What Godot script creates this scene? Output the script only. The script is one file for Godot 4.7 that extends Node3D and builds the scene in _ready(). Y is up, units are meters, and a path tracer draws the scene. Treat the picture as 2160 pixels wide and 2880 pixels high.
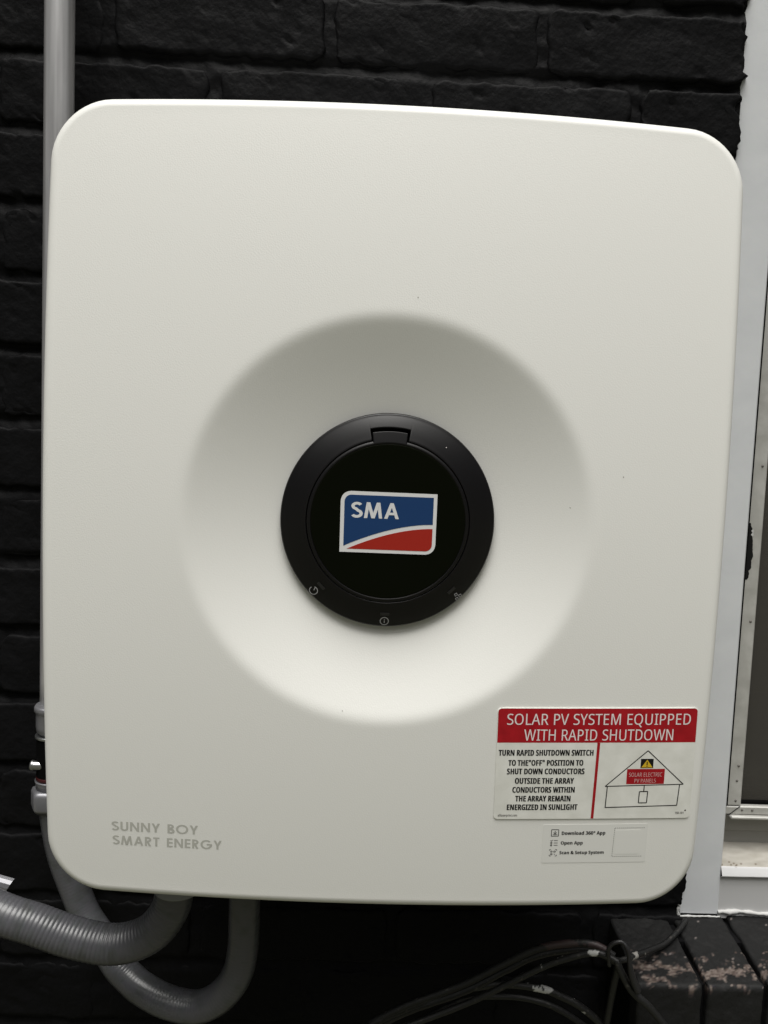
extends Node3D
# An inverter box on a black painted brick wall beside a window. The face of the wall is z = 0, the viewer stands at +z.

const TILT := Vector3(-4.6575, -1.494, 2.2745)
var taken := {}
var M := {}
var fine := FastNoiseLite.new()
var mid := FastNoiseLite.new()
var broad := FastNoiseLite.new()
var rng := RandomNumberGenerator.new()

# ------------------------------------------------------------------ mesh helpers
class Geo:
	var V := PackedVector3Array()
	var C := PackedColorArray()
	var I := PackedInt32Array()
	var colored := false

	# rows of points; wrap joins the last column to the first; hint: a direction the faces look to, or ZERO for "away from the middle"
	func grid(rows: Array, wrap := false, hint := Vector3.ZERO, cols: Array = []):
		var at := V.size()
		var nu: int = rows[0].size()
		for j in rows.size():
			V.append_array(rows[j])
			if cols.size() > 0:
				C.append_array(cols[j])
				colored = true
			else:
				for i in nu:
					C.append(Color.WHITE)
		var tris := PackedInt32Array()
		for j in rows.size() - 1:
			for i in (nu if wrap else nu - 1):
				var a := at + j * nu + i
				var b := at + j * nu + (i + 1) % nu
				var c := a + nu
				var d := b + nu
				tris.append_array(PackedInt32Array([a, b, c, b, d, c]))
		orient(tris, at, hint)

	func orient(tris: PackedInt32Array, at: int, hint: Vector3):
		var mid_point := Vector3.ZERO
		for k in range(at, V.size()):
			mid_point += V[k]
		mid_point /= float(V.size() - at)
		var s := 0.0
		for k in range(0, tris.size(), 3):
			var p := V[tris[k]]
			var n := (V[tris[k + 2]] - p).cross(V[tris[k + 1]] - p)
			s += n.dot(hint if hint != Vector3.ZERO else p - mid_point)
		if s < 0.0:
			for k in range(0, tris.size(), 3):
				var t := tris[k + 1]
				tris[k + 1] = tris[k + 2]
				tris[k + 2] = t
		I.append_array(tris)

	func fan(points: PackedVector3Array, hint: Vector3, color := Color.WHITE):      # a convex outline filled flat
		var at := V.size()
		var c := Vector3.ZERO
		for p in points:
			c += p
		V.append(c / points.size())
		V.append_array(points)
		for k in points.size() + 1:
			C.append(color)
		var tris := PackedInt32Array()
		for k in points.size():
			tris.append_array(PackedInt32Array([at, at + 1 + k, at + 1 + (k + 1) % points.size()]))
		orient(tris, at, hint)

	func poly(points: PackedVector2Array, z: float):       # any outline in the xy plane, facing +z
		var at := V.size()
		for p in points:
			V.append(Vector3(p.x, p.y, z))
			C.append(Color.WHITE)
		orient(Geometry2D.triangulate_polygon(points), at, Vector3(0, 0, 1))

	func box(lo: Vector3, hi: Vector3, b := 0.0):          # a box with chamfered front-to-back edges on every side
		var m := (lo + hi) * 0.5
		var h := (hi - lo) * 0.5
		b = minf(b, minf(h.x, minf(h.y, h.z)) * 0.9)
		for axis in 3:
			var u := (axis + 1) % 3
			var w := (axis + 2) % 3
			for s in [-1.0, 1.0]:
				var r := PackedVector3Array()
				for q in [[-1, -1], [1, -1], [1, 1], [-1, 1]]:
					var p := Vector3.ZERO
					p[axis] = s * h[axis]
					p[u] = q[0] * (h[u] - b)
					p[w] = q[1] * (h[w] - b)
					r.append(m + p)
				var n := Vector3.ZERO
				n[axis] = s
				fan(r, n)
		if b <= 0.0:
			return
		for axis in 3:                                       # the twelve chamfers
			var u := (axis + 1) % 3
			var w := (axis + 2) % 3
			for su in [-1.0, 1.0]:
				for sw in [-1.0, 1.0]:
					var r := PackedVector3Array()
					for q in [[-1, 0], [1, 0], [1, 1], [-1, 1]]:
						var p := Vector3.ZERO
						p[axis] = q[0] * (h[axis] - b)
						p[u] = su * (h[u] - b * q[1])
						p[w] = sw * (h[w] - b * (1 - q[1]))
						r.append(m + p)
					var n := Vector3.ZERO
					n[u] = su
					n[w] = sw
					fan(r, n)

	# sweeps a circle along a path; radius and colour by callables (distance along, angle)
	func tube(path: PackedVector3Array, sides: int, radius: Callable, color = null, caps := true):
		var rows := []
		var cols := []
		var side := Vector3.ZERO
		var run := 0.0
		for k in path.size():
			var t := (path[mini(k + 1, path.size() - 1)] - path[maxi(k - 1, 0)]).normalized()
			if k == 0:
				side = t.cross(Vector3(0, 0, 1) if absf(t.z) < 0.9 else Vector3(1, 0, 0)).normalized()
			else:
				side = (side - t * side.dot(t)).normalized()
				run += path[k].distance_to(path[k - 1])
			var up := t.cross(side)
			var r := PackedVector3Array()
			var cc := PackedColorArray()
			for i in sides:
				var a := TAU * i / sides
				r.append(path[k] + (side * cos(a) + up * sin(a)) * float(radius.call(run, a)))
				if color != null:
					cc.append(color.call(run, a))
			rows.append(r)
			if color != null:
				cols.append(cc)
		if caps:
			for e in [0, rows.size() - 1]:
				var m := PackedVector3Array()
				for i in sides:
					m.append(path[e])
				if e == 0:
					rows.push_front(m)
					if cols.size():
						cols.push_front(cols[0])
				else:
					rows.append(m)
					if cols.size():
						cols.append(cols[cols.size() - 1])
		# outward is judged ring by ring
		var at := V.size()
		for j in rows.size():
			V.append_array(rows[j])
			for i in sides:
				C.append(cols[j][i] if cols.size() else Color.WHITE)
		colored = colored or cols.size() > 0
		for j in rows.size() - 1:
			for i in sides:
				var a2 := at + j * sides + i
				var b2 := at + j * sides + (i + 1) % sides
				I.append_array(PackedInt32Array([a2, a2 + sides, b2, b2, a2 + sides, b2 + sides]))

	# turns a profile (radius, height) about an axis through 'at'
	func lathe(at: Vector3, axis: Vector3, profile: Array, sides := 40, polygon := 0):
		axis = axis.normalized()
		var u := axis.cross(Vector3(0, 0, 1) if absf(axis.z) < 0.9 else Vector3(0, 1, 0)).normalized()
		var w := axis.cross(u)
		var rows := []
		for p in profile:
			var r := PackedVector3Array()
			for i in sides:
				var a := TAU * i / sides
				var k := 1.0
				if polygon > 0:
					var f := fmod(a, TAU / polygon) - PI / polygon
					k = minf(1.0, cos(PI / polygon) / cos(f) * 1.02)
				r.append(at + axis * float(p[1]) + (u * cos(a) + w * sin(a)) * float(p[0]) * k)
			rows.append(r)
		grid(rows, true)

	func build(smooth := true) -> ArrayMesh:
		var a := []
		a.resize(Mesh.ARRAY_MAX)
		var v := V
		var c := C
		var ix := I
		if not smooth:
			v = PackedVector3Array()
			c = PackedColorArray()
			for k in I:
				v.append(V[k])
				c.append(C[k])
			ix = PackedInt32Array(range(v.size()))
		var n := PackedVector3Array()
		n.resize(v.size())
		for k in range(0, ix.size(), 3):
			var p := v[ix[k]]
			var q := (v[ix[k + 2]] - p).cross(v[ix[k + 1]] - p)
			for e in 3:
				n[ix[k + e]] += q
		for k in n.size():
			n[k] = n[k].normalized() if n[k].length_squared() > 0.0 else Vector3(0, 0, 1)
		a[Mesh.ARRAY_VERTEX] = v
		a[Mesh.ARRAY_NORMAL] = n
		if colored:
			a[Mesh.ARRAY_COLOR] = c
		a[Mesh.ARRAY_INDEX] = ix
		var m := ArrayMesh.new()
		m.add_surface_from_arrays(Mesh.PRIMITIVE_TRIANGLES, a)
		return m

func numbered(called: String, parent: Node) -> String:
	var key := str(parent.get_instance_id()) + called
	taken[key] = taken.get(key, -1) + 1
	return called if taken[key] == 0 else "%s_%03d" % [called, taken[key]]

func part(called: String, g: Geo, m: Material, parent: Node, smooth := true, label := "") -> MeshInstance3D:
	var o := MeshInstance3D.new()
	o.name = numbered(called, parent)
	o.mesh = g.build(smooth)
	o.material_override = null
	o.mesh.surface_set_material(0, m)
	parent.add_child(o, true)
	if label:
		o.set_meta("label", label)
	return o

func thing(called: String, label: String, category: String, group := "") -> Node3D:
	var o := Node3D.new()
	o.name = numbered(called, self)
	add_child(o, true)
	tag(o, label, category, group)
	return o

func tag(o: Node, label: String, category: String, group := ""):
	o.set_meta("label", label)
	o.set_meta("category", category)
	if group:
		o.set_meta("group", group)

func mat(linear: Color, rough := 0.5, metal := 0.0, spec := 0.5) -> StandardMaterial3D:
	var m := StandardMaterial3D.new()
	m.albedo_color = linear.linear_to_srgb()
	m.roughness = rough
	m.metallic = metal
	m.metallic_specular = spec
	return m

func grain(m: StandardMaterial3D, freq: float, strength: float, tile: float, seed_at: int, octaves := 4):
	var n := FastNoiseLite.new()
	n.noise_type = FastNoiseLite.TYPE_SIMPLEX_SMOOTH
	n.seed = seed_at
	n.frequency = freq
	n.fractal_octaves = octaves
	var t := NoiseTexture2D.new()
	t.width = 512
	t.height = 512
	t.seamless = true
	t.as_normal_map = true
	t.bump_strength = strength
	t.noise = n
	m.normal_enabled = true
	m.normal_texture = t
	m.uv1_triplanar = true
	m.uv1_world_triplanar = true
	m.uv1_scale = Vector3.ONE * tile

func mottled(m: StandardMaterial3D, freq: float, lo: Color, hi: Color, tile: float, seed_at: int):   # an uneven coat: colour between two tones
	var n := FastNoiseLite.new()
	n.seed = seed_at
	n.frequency = freq
	n.fractal_octaves = 5
	var g := Gradient.new()
	g.set_color(0, lo.linear_to_srgb())
	g.set_color(1, hi.linear_to_srgb())
	var t := NoiseTexture2D.new()
	t.width = 512
	t.height = 512
	t.seamless = true
	t.noise = n
	t.color_ramp = g
	m.albedo_color = Color.WHITE
	m.albedo_texture = t
	m.uv1_triplanar = true
	m.uv1_world_triplanar = true
	m.uv1_scale = Vector3.ONE * tile

func spline(flat: Array, step: float) -> PackedVector3Array:    # x, y, z, x, y, z ... smoothed
	var p := PackedVector3Array()
	for k in range(0, flat.size(), 3):
		p.append(Vector3(flat[k], flat[k + 1], flat[k + 2]))
	var c := Curve3D.new()
	c.bake_interval = step
	for k in p.size():
		var d := (p[mini(k + 1, p.size() - 1)] - p[maxi(k - 1, 0)]) / 6.0
		if k == 0 or k == p.size() - 1:
			d *= 0.5
		c.add_point(p[k], -d, d)
	return c.get_baked_points()

# ------------------------------------------------------------------ the scene
func _ready():
	rng.seed = 7
	for n in [[fine, 11, 1.0 / 0.006, 3], [mid, 23, 1.0 / 0.03, 4], [broad, 37, 1.0 / 0.11, 3]]:
		n[0].noise_type = FastNoiseLite.TYPE_SIMPLEX_SMOOTH
		n[0].seed = n[1]
		n[0].frequency = n[2]
		n[0].fractal_octaves = n[3]

	var cam := Camera3D.new()
	cam.name = "camera"
	cam.fov = 66.3798
	cam.near = 0.02
	cam.far = 600.0
	var B := Basis(Vector3(0.99895652, 0.03955568, 0.02283012), Vector3(-0.03755786, 0.99591263, -0.08214284), Vector3(-0.02598602, 0.08119967, 0.99635904))
	cam.transform = Transform3D(B.orthonormalized(), Vector3(-0.01747, 0.05299, 0.80473))
	add_child(cam)
	cam.current = true

	var env := Environment.new()
	env.background_mode = Environment.BG_SKY
	var sky := Sky.new()
	var sm := ProceduralSkyMaterial.new()
	sm.sky_top_color = Color(0.92, 0.94, 0.97)
	sm.sky_horizon_color = Color(0.56, 0.575, 0.59)
	sm.sky_curve = 0.35
	sm.ground_horizon_color = Color(0.30, 0.30, 0.28)
	sm.ground_bottom_color = Color(0.20, 0.20, 0.18)
	sm.sun_angle_max = 1.0
	sm.sky_energy_multiplier = 0.26
	sky.sky_material = sm
	env.sky = sky
	env.tonemap_mode = Environment.TONE_MAPPER_LINEAR
	env.tonemap_exposure = 2.5
	env.sdfgi_enabled = true
	env.ssao_enabled = true
	env.ssil_enabled = true
	var we := WorldEnvironment.new()
	we.environment = env
	add_child(we)

	var sun := DirectionalLight3D.new()
	sun.light_energy = 0.5
	sun.light_color = Color(1.0, 0.992, 0.975)
	sun.light_angular_distance = 40.0
	sun.shadow_enabled = true
	add_child(sun)
	sun.look_at_from_position(Vector3(-0.04, 1.0, 0.35), Vector3.ZERO, Vector3(0, 0, 1))

	materials()
	ground()
	brick_wall()
	brick_sill()
	window()
	pipe()
	flexible_conduits()
	inverter()
	cables()

func materials():
	var b := mat(Color(0.0062, 0.0062, 0.0067), 0.5, 0.0, 0.15)
	grain(b, 0.03, 1.7, 7.0, 3)
	M.black_paint = b
	M.black_paint_soft = b
	var w := mat(Color(0.025, 0.025, 0.025), 0.6, 0.0, 0.3)
	w.vertex_color_use_as_albedo = true
	w.albedo_color = Color.WHITE
	grain(w, 0.03, 1.6, 9.0, 5)
	M.worn = w
	var c := mat(Color(0.79, 0.788, 0.758), 0.42, 0.0, 0.5)
	grain(c, 0.11, 0.3, 12.0, 9, 2)
	M.cover = c
	M.housing = mat(Color(0.55, 0.55, 0.53), 0.5)
	M.deboss = mat(Color(0.46, 0.46, 0.42), 0.6)
	M.black_plastic = mat(Color(0.003, 0.0026, 0.0031), 0.36, 0.0, 0.42)
	M.black_plastic_soft = mat(Color(0.014, 0.0135, 0.015), 0.42)
	M.display = mat(Color(0.0035, 0.0042, 0.002), 0.32, 0.0, 0.12)
	M.gap = mat(Color(0.004, 0.004, 0.004), 0.8, 0.0, 0.1)
	M.icon = mat(Color(0.42, 0.42, 0.44), 0.6)
	M.slot = mat(Color(0.016, 0.0155, 0.016), 0.45)
	M.logo_white = mat(Color(0.66, 0.66, 0.66), 0.5, 0.0, 0.3)
	M.logo_blue = mat(Color(0.011, 0.042, 0.13), 0.5, 0.0, 0.3)
	M.logo_red = mat(Color(0.33, 0.02, 0.012), 0.5, 0.0, 0.3)
	var s := mat(Color(0.7, 0.7, 0.66), 0.45, 0.0, 0.3)
	mottled(s, 0.008, Color(0.68, 0.68, 0.63), Color(0.82, 0.82, 0.78), 12.0, 21)
	M.sign = s
	var r := mat(Color(0.36, 0.012, 0.018), 0.45, 0.0, 0.3)
	mottled(r, 0.012, Color(0.30, 0.009, 0.014), Color(0.42, 0.013, 0.02), 12.0, 22)
	M.sign_red = r
	M.sign_black = mat(Color(0.012, 0.012, 0.012), 0.6, 0.0, 0.2)
	M.sign_grey = mat(Color(0.16, 0.15, 0.14), 0.7, 0.0, 0.2)
	M.sign_pink = mat(Color(0.62, 0.42, 0.41), 0.6, 0.0, 0.2)
	M.sign_header = mat(Color(0.78, 0.72, 0.71), 0.6, 0.0, 0.2)
	M.sign_yellow = mat(Color(0.62, 0.42, 0.03), 0.6, 0.0, 0.2)
	M.sticker = mat(Color(0.74, 0.74, 0.71), 0.6, 0.0, 0.3)
	M.dirt = mat(Color(0.16, 0.15, 0.12), 0.9, 0.0, 0.1)
	var g := mat(Color(0.56, 0.555, 0.56), 0.36, 0.45)
	M.galvanized = g
	var ds := mat(Color(0.56, 0.555, 0.56), 0.3, 0.5, 0.8)
	ds.vertex_color_use_as_albedo = true
	ds.albedo_color = Color.WHITE
	M.drawn_steel = ds
	M.fitting = mat(Color(0.24, 0.24, 0.255), 0.34, 0.55)
	M.zinc = mat(Color(0.45, 0.46, 0.46), 0.28, 0.95)
	M.red_ring = mat(Color(0.05, 0.005, 0.006), 0.5)
	M.grey_plastic = mat(Color(0.22, 0.225, 0.235), 0.55)
	var f := mat(Color(0.115, 0.12, 0.128), 0.3)
	f.vertex_color_use_as_albedo = true
	f.albedo_color = Color.WHITE
	M.flex = f
	var wp := mat(Color(0.5, 0.5, 0.5), 0.5, 0.0, 0.4)
	mottled(wp, 0.006, Color(0.58, 0.595, 0.615), Color(0.63, 0.645, 0.66), 4.0, 41)
	grain(wp, 0.03, 0.15, 4.0, 42)
	M.white_paint = wp
	var al := mat(Color(0.52, 0.515, 0.49), 0.45, 0.25)
	mottled(al, 0.01, Color(0.40, 0.395, 0.37), Color(0.58, 0.575, 0.55), 6.0, 43)
	M.frame = al
	var op := mat(Color(0.45, 0.42, 0.36), 0.7)
	op.vertex_color_use_as_albedo = true
	op.albedo_color = Color.WHITE
	M.old_paint = op
	M.caulk = mat(Color(0.55, 0.55, 0.54), 0.6)
	var sc := mat(Color(0.03, 0.03, 0.028), 0.8, 0.0, 0.2)
	sc.transparency = BaseMaterial3D.TRANSPARENCY_ALPHA
	sc.albedo_color = Color(0.30, 0.29, 0.27, 0.62)
	M.screen = sc
	var gl := mat(Color(0.8, 0.85, 0.85), 0.03)
	gl.transparency = BaseMaterial3D.TRANSPARENCY_ALPHA
	gl.albedo_color = Color(0.8, 0.85, 0.85, 0.08)
	M.glass = gl
	M.room = mat(Color(0.05, 0.05, 0.047), 0.9)
	M.curtain = mat(Color(0.16, 0.16, 0.13), 0.9)
	var cb := mat(Color(0.02, 0.02, 0.02), 0.5)
	cb.vertex_color_use_as_albedo = true
	cb.albedo_color = Color.WHITE
	M.cable = cb
	var gr := mat(Color(0.08, 0.08, 0.07), 0.9)
	mottled(gr, 0.02, Color(0.055, 0.056, 0.034), Color(0.10, 0.10, 0.064), 1.0, 51)
	M.ground = gr

func ground():
	var g := Geo.new()
	g.fan(PackedVector3Array([Vector3(-250, -1.35, -250), Vector3(250, -1.35, -250), Vector3(250, -1.35, 250), Vector3(-250, -1.35, 250)]), Vector3.UP)
	var o := part("ground", g, M.ground, self, false)
	o.set_meta("kind", "structure")
	o.set_meta("label", "dark paved ground at the foot of the black wall")
	o.set_meta("category", "ground")

# ------------------------------------------------------------------ brick wall
func brick_mesh(x0: float, x1: float, y0: float, y1: float, proud: float, ragged_right: float) -> Geo:
	var g := Geo.new()
	var edge := [0.0, 0.0006, 0.0016, 0.003, 0.005, 0.008, 0.012]
	var us := []
	var vs := []
	for pair in [[us, x0, x1, 0.0045], [vs, y0, y1, 0.004]]:
		var l: float = pair[2] - pair[1]
		for e in edge:
			pair[0].append(pair[1] + e)
		var n := int((l - 0.024) / pair[3])
		for k in range(1, n):
			pair[0].append(pair[1] + 0.012 + (l - 0.024) * k / n)
		for k in edge.size():
			pair[0].append(pair[2] - edge[edge.size() - 1 - k])
		pair[0].push_front(pair[1])
		pair[0].append(pair[2])
	var rows := []
	var R := 0.0040
	for j in vs.size():
		var row := PackedVector3Array()
		for i in us.size():
			var x: float = us[i]
			var y: float = vs[j]
			var skirt: bool = i == 0 or j == 0 or i == us.size() - 1 or j == vs.size() - 1
			var e := minf(minf(x - x0, x1 - x), minf(y - y0, y1 - y))
			# uneven arrises: the outline wanders and its corners are rounded off
			var wx := mid.get_noise_2d(x0 * 13.0, y * 1.0) * 0.004 + fine.get_noise_2d(x0 + 3.0, y) * 0.0012
			var wy := mid.get_noise_2d(x, y0 * 7.0 + 5.0) * 0.0032 + fine.get_noise_2d(x, y0 + 9.0) * 0.0011
			var cx := clampf((absf(x - (x0 + x1) * 0.5) / ((x1 - x0) * 0.5) - 0.88) / 0.12, 0.0, 1.0)
			var cy := clampf((absf(y - (y0 + y1) * 0.5) / ((y1 - y0) * 0.5) - 0.7) / 0.3, 0.0, 1.0)
			var px := x + wx * clampf(absf(x - (x0 + x1) * 0.5) / ((x1 - x0) * 0.5), 0.0, 1.0) - signf(x - (x0 + x1) * 0.5) * cx * cy * cy * 0.0035
			var py := y + wy * clampf(absf(y - (y0 + y1) * 0.5) / ((y1 - y0) * 0.5), 0.0, 1.0) - signf(y - (y0 + y1) * 0.5) * cy * cx * cx * 0.003
			if ragged_right > 0.0 and x > x1 - 0.014:
				px += ragged_right * mid.get_noise_2d(40.0, y * 1.6) + 0.0016 * fine.get_noise_2d(60.0, y * 1.2)
			var k := minf(e, R)
			var drop := R - sqrt(maxf(0.0, R * R - (R - k) * (R - k)))
			var z := proud - drop + broad.get_noise_2d(x, y) * 0.0026 + mid.get_noise_2d(x + 7.0, y) * 0.0006 + fine.get_noise_2d(x, y + 2.0) * 0.00014
			var pit := mid.get_noise_2d(x * 1.7 + 30.0, y * 1.7)
			if pit > 0.42:
				z -= (pit - 0.42) * 0.012
			if skirt:
				z = -0.02
			row.append(Vector3(px, py, z))
		rows.append(row)
	g.grid(rows, false, Vector3(0, 0, 1))
	return g

func brick_wall():
	var t := thing("brick_wall", "black painted brick wall that the white inverter box hangs on", "wall")
	t.set_meta("kind", "thing")
	var core := Geo.new()
	for q in [[-2.4, 0.36, -1.35, 2.2], [1.0, 2.6, -1.35, 2.2], [0.36, 1.0, -1.35, -0.452], [0.36, 1.0, 1.0, 2.2]]:
		core.box(Vector3(q[0], q[2], -0.25), Vector3(q[1], q[3], -0.014))
	part("wall_core", core, M.black_paint, t, false)
	# the mortar: a wavering painted sheet behind the faces of the bricks
	var g := Geo.new()
	var rows := []
	var y := -0.92
	while y < 0.80:
		var row := PackedVector3Array()
		var x := -0.80
		while x < 0.3445:
			var f := fposmod(0.4190 - y, 0.0717)
			var bed := smoothstep(0.0585, 0.0615, f) * (1.0 - 0.45 * smoothstep(0.0635, 0.0712, f))
			var z := -0.0014 - 0.0038 * bed + mid.get_noise_2d(x * 0.8 + 11.0, y * 1.4) * 0.0030 + fine.get_noise_2d(x + 4.0, y) * 0.00035
			row.append(Vector3(x, y, minf(z, -0.0012 + 0.3 * (z + 0.0012))))
			x += 0.004
		rows.append(row)
		y += 0.004
	g.grid(rows, false, Vector3(0, 0, 1))
	part("mortar", g, M.black_paint_soft, t)
	for n in range(-5, 18):
		var top := 0.4190 - 0.0717 * n
		var odd: bool = posmod(n, 2) == 1
		var x0 := (-0.2811 if odd else -0.1811) - 0.2110 * 3.0
		while x0 < 0.345:
			var a := x0 + 0.0055 + rng.randf_range(-0.0025, 0.0025)
			var b := x0 + 0.2110 - 0.0055 + rng.randf_range(-0.0025, 0.0025)
			x0 += 0.2110
			if b < -0.72:
				continue
			var last := x0 > 0.345 and n <= 13
			var limit := 0.345
			if n == 13:
				limit = 0.262
			if n > 13:
				limit = 1.1
			if b > limit:
				last = true
				b = limit
			if b - a < 0.035:
				continue
			var h0 := top - 0.0615 + rng.randf_range(-0.0012, 0.0012)
			part("brick", brick_mesh(a, b, h0, top + rng.randf_range(-0.0012, 0.0012), rng.randf_range(-0.0016, 0.0020), 0.008 if last and n < 13 else 0.0), M.black_paint, t)

func brick_sill():
	var t := thing("brick_sill", "sloping black painted brick sill under the window, worn to reddish brown near its front edge", "sill")
	t.set_meta("kind", "thing")
	var xs := [0.2665, 0.3305, 0.3355, 0.3915, 0.3965, 0.453, 0.458, 0.515, 0.520, 0.577, 0.582, 0.639, 0.644, 0.701, 0.706, 0.763, 0.768, 0.825, 0.830, 0.887, 0.892, 0.949, 0.954, 1.011]
	for k in range(0, xs.size(), 2):
		var g := Geo.new()
		var x0: float = xs[k]
		var x1: float = xs[k + 1]
		var dy := rng.randf_range(-0.0012, 0.0012)
		# a strip that runs over the top from the back (-0.03) to the nose and down the front
		var prof := []
		for i in 61:
			var z := -0.03 + 0.1145 * i / 60.0
			prof.append([z, -0.4440 - 0.135 * z + dy])
		for i in range(1, 7):
			var a := i / 6.0 * PI / 2.0
			prof.append([0.0845 + 0.006 * sin(a) , -0.4554 + dy - 0.006 * (1.0 - cos(a))])
		for i in range(1, 26):
			prof.append([0.0905, -0.4614 + dy - 0.09 * i / 25.0])
		var rows := []
		var cols := []
		var side := [0.0, 0.0004, 0.0013, 0.0028]
		var us := []
		for e in side:
			us.append(x0 + e)
		for i in range(1, 24):
			us.append(lerpf(x0 + 0.0028, x1 - 0.0028, i / 24.0))
		for e in [0.0028, 0.0013, 0.0004, 0.0]:
			us.append(x1 - e)
		us.push_front(x0)
		us.append(x1)
		for j in prof.size():
			var row := PackedVector3Array()
			var cc := PackedColorArray()
			for i in us.size():
				var x: float = us[i]
				var e := minf(minf(x - x0, x1 - x), 0.0036)
				var drop := 0.0036 - sqrt(maxf(0.0, 0.0036 * 0.0036 - (0.0036 - e) * (0.0036 - e)))
				var z: float = prof[j][0]
				var yy: float = prof[j][1]
				var nn := mid.get_noise_3d(x + 3.0, yy, z) * 0.0016 + fine.get_noise_3d(x, yy, z) * 0.0007
				var up := clampf((0.088 - z) / 0.004, 0.0, 1.0)
				if i == 0 or i == us.size() - 1:
					drop = 0.02
				var p := Vector3(x + mid.get_noise_3d(x0 * 9.0, yy, z * 1.3) * 0.0014, yy + (nn - drop) * up, z + (nn - drop) * (1.0 - up))
				row.append(p)
				# where the paint is gone: a ragged band along the nose, speckled at its edges
				var band := 1.0 - absf(z - 0.070) / 0.019
				if z > 0.0843:
					band = (yy + 0.4600) * 60.0
				var wear := band * 0.7 - 0.2 + mid.get_noise_2d(x * 1.3, z * 2.0 + 4.0) * 1.5 + fine.get_noise_2d(x * 1.1, z * 1.1 + 1.0) * 0.6 - 0.3
				if k == 4:
					wear -= 0.1
				var c := Color(0.013, 0.013, 0.0142)
				if wear > 0.0 and z > 0.03:
					var v := fine.get_noise_2d(x * 2.1 + 8.0, z * 2.1)
					c = c.lerp(Color(0.085, 0.062, 0.054).lerp(Color(0.20, 0.165, 0.145), clampf(v * 1.6 + 0.35, 0.0, 1.0)), clampf(wear * 4.0, 0.0, 0.9))
				elif fine.get_noise_2d(x * 0.9 + 20.0, z * 0.9) > 0.62:
					c = Color(0.16, 0.14, 0.13)
				cc.append(c)
			rows.append(row)
			cols.append(cc)
		g.grid(rows, false, Vector3(0, 1, 1), cols)
		part("brick", g, M.worn, t)
	var m := Geo.new()
	m.box(Vector3(0.2675, -0.556, -0.04), Vector3(1.01, -0.4605, 0.0822))
	m.box(Vector3(0.2690, -0.4600, -0.03), Vector3(1.009, -0.4505, 0.030))
	part("mortar", m, M.black_paint_soft, t, false)

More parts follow.
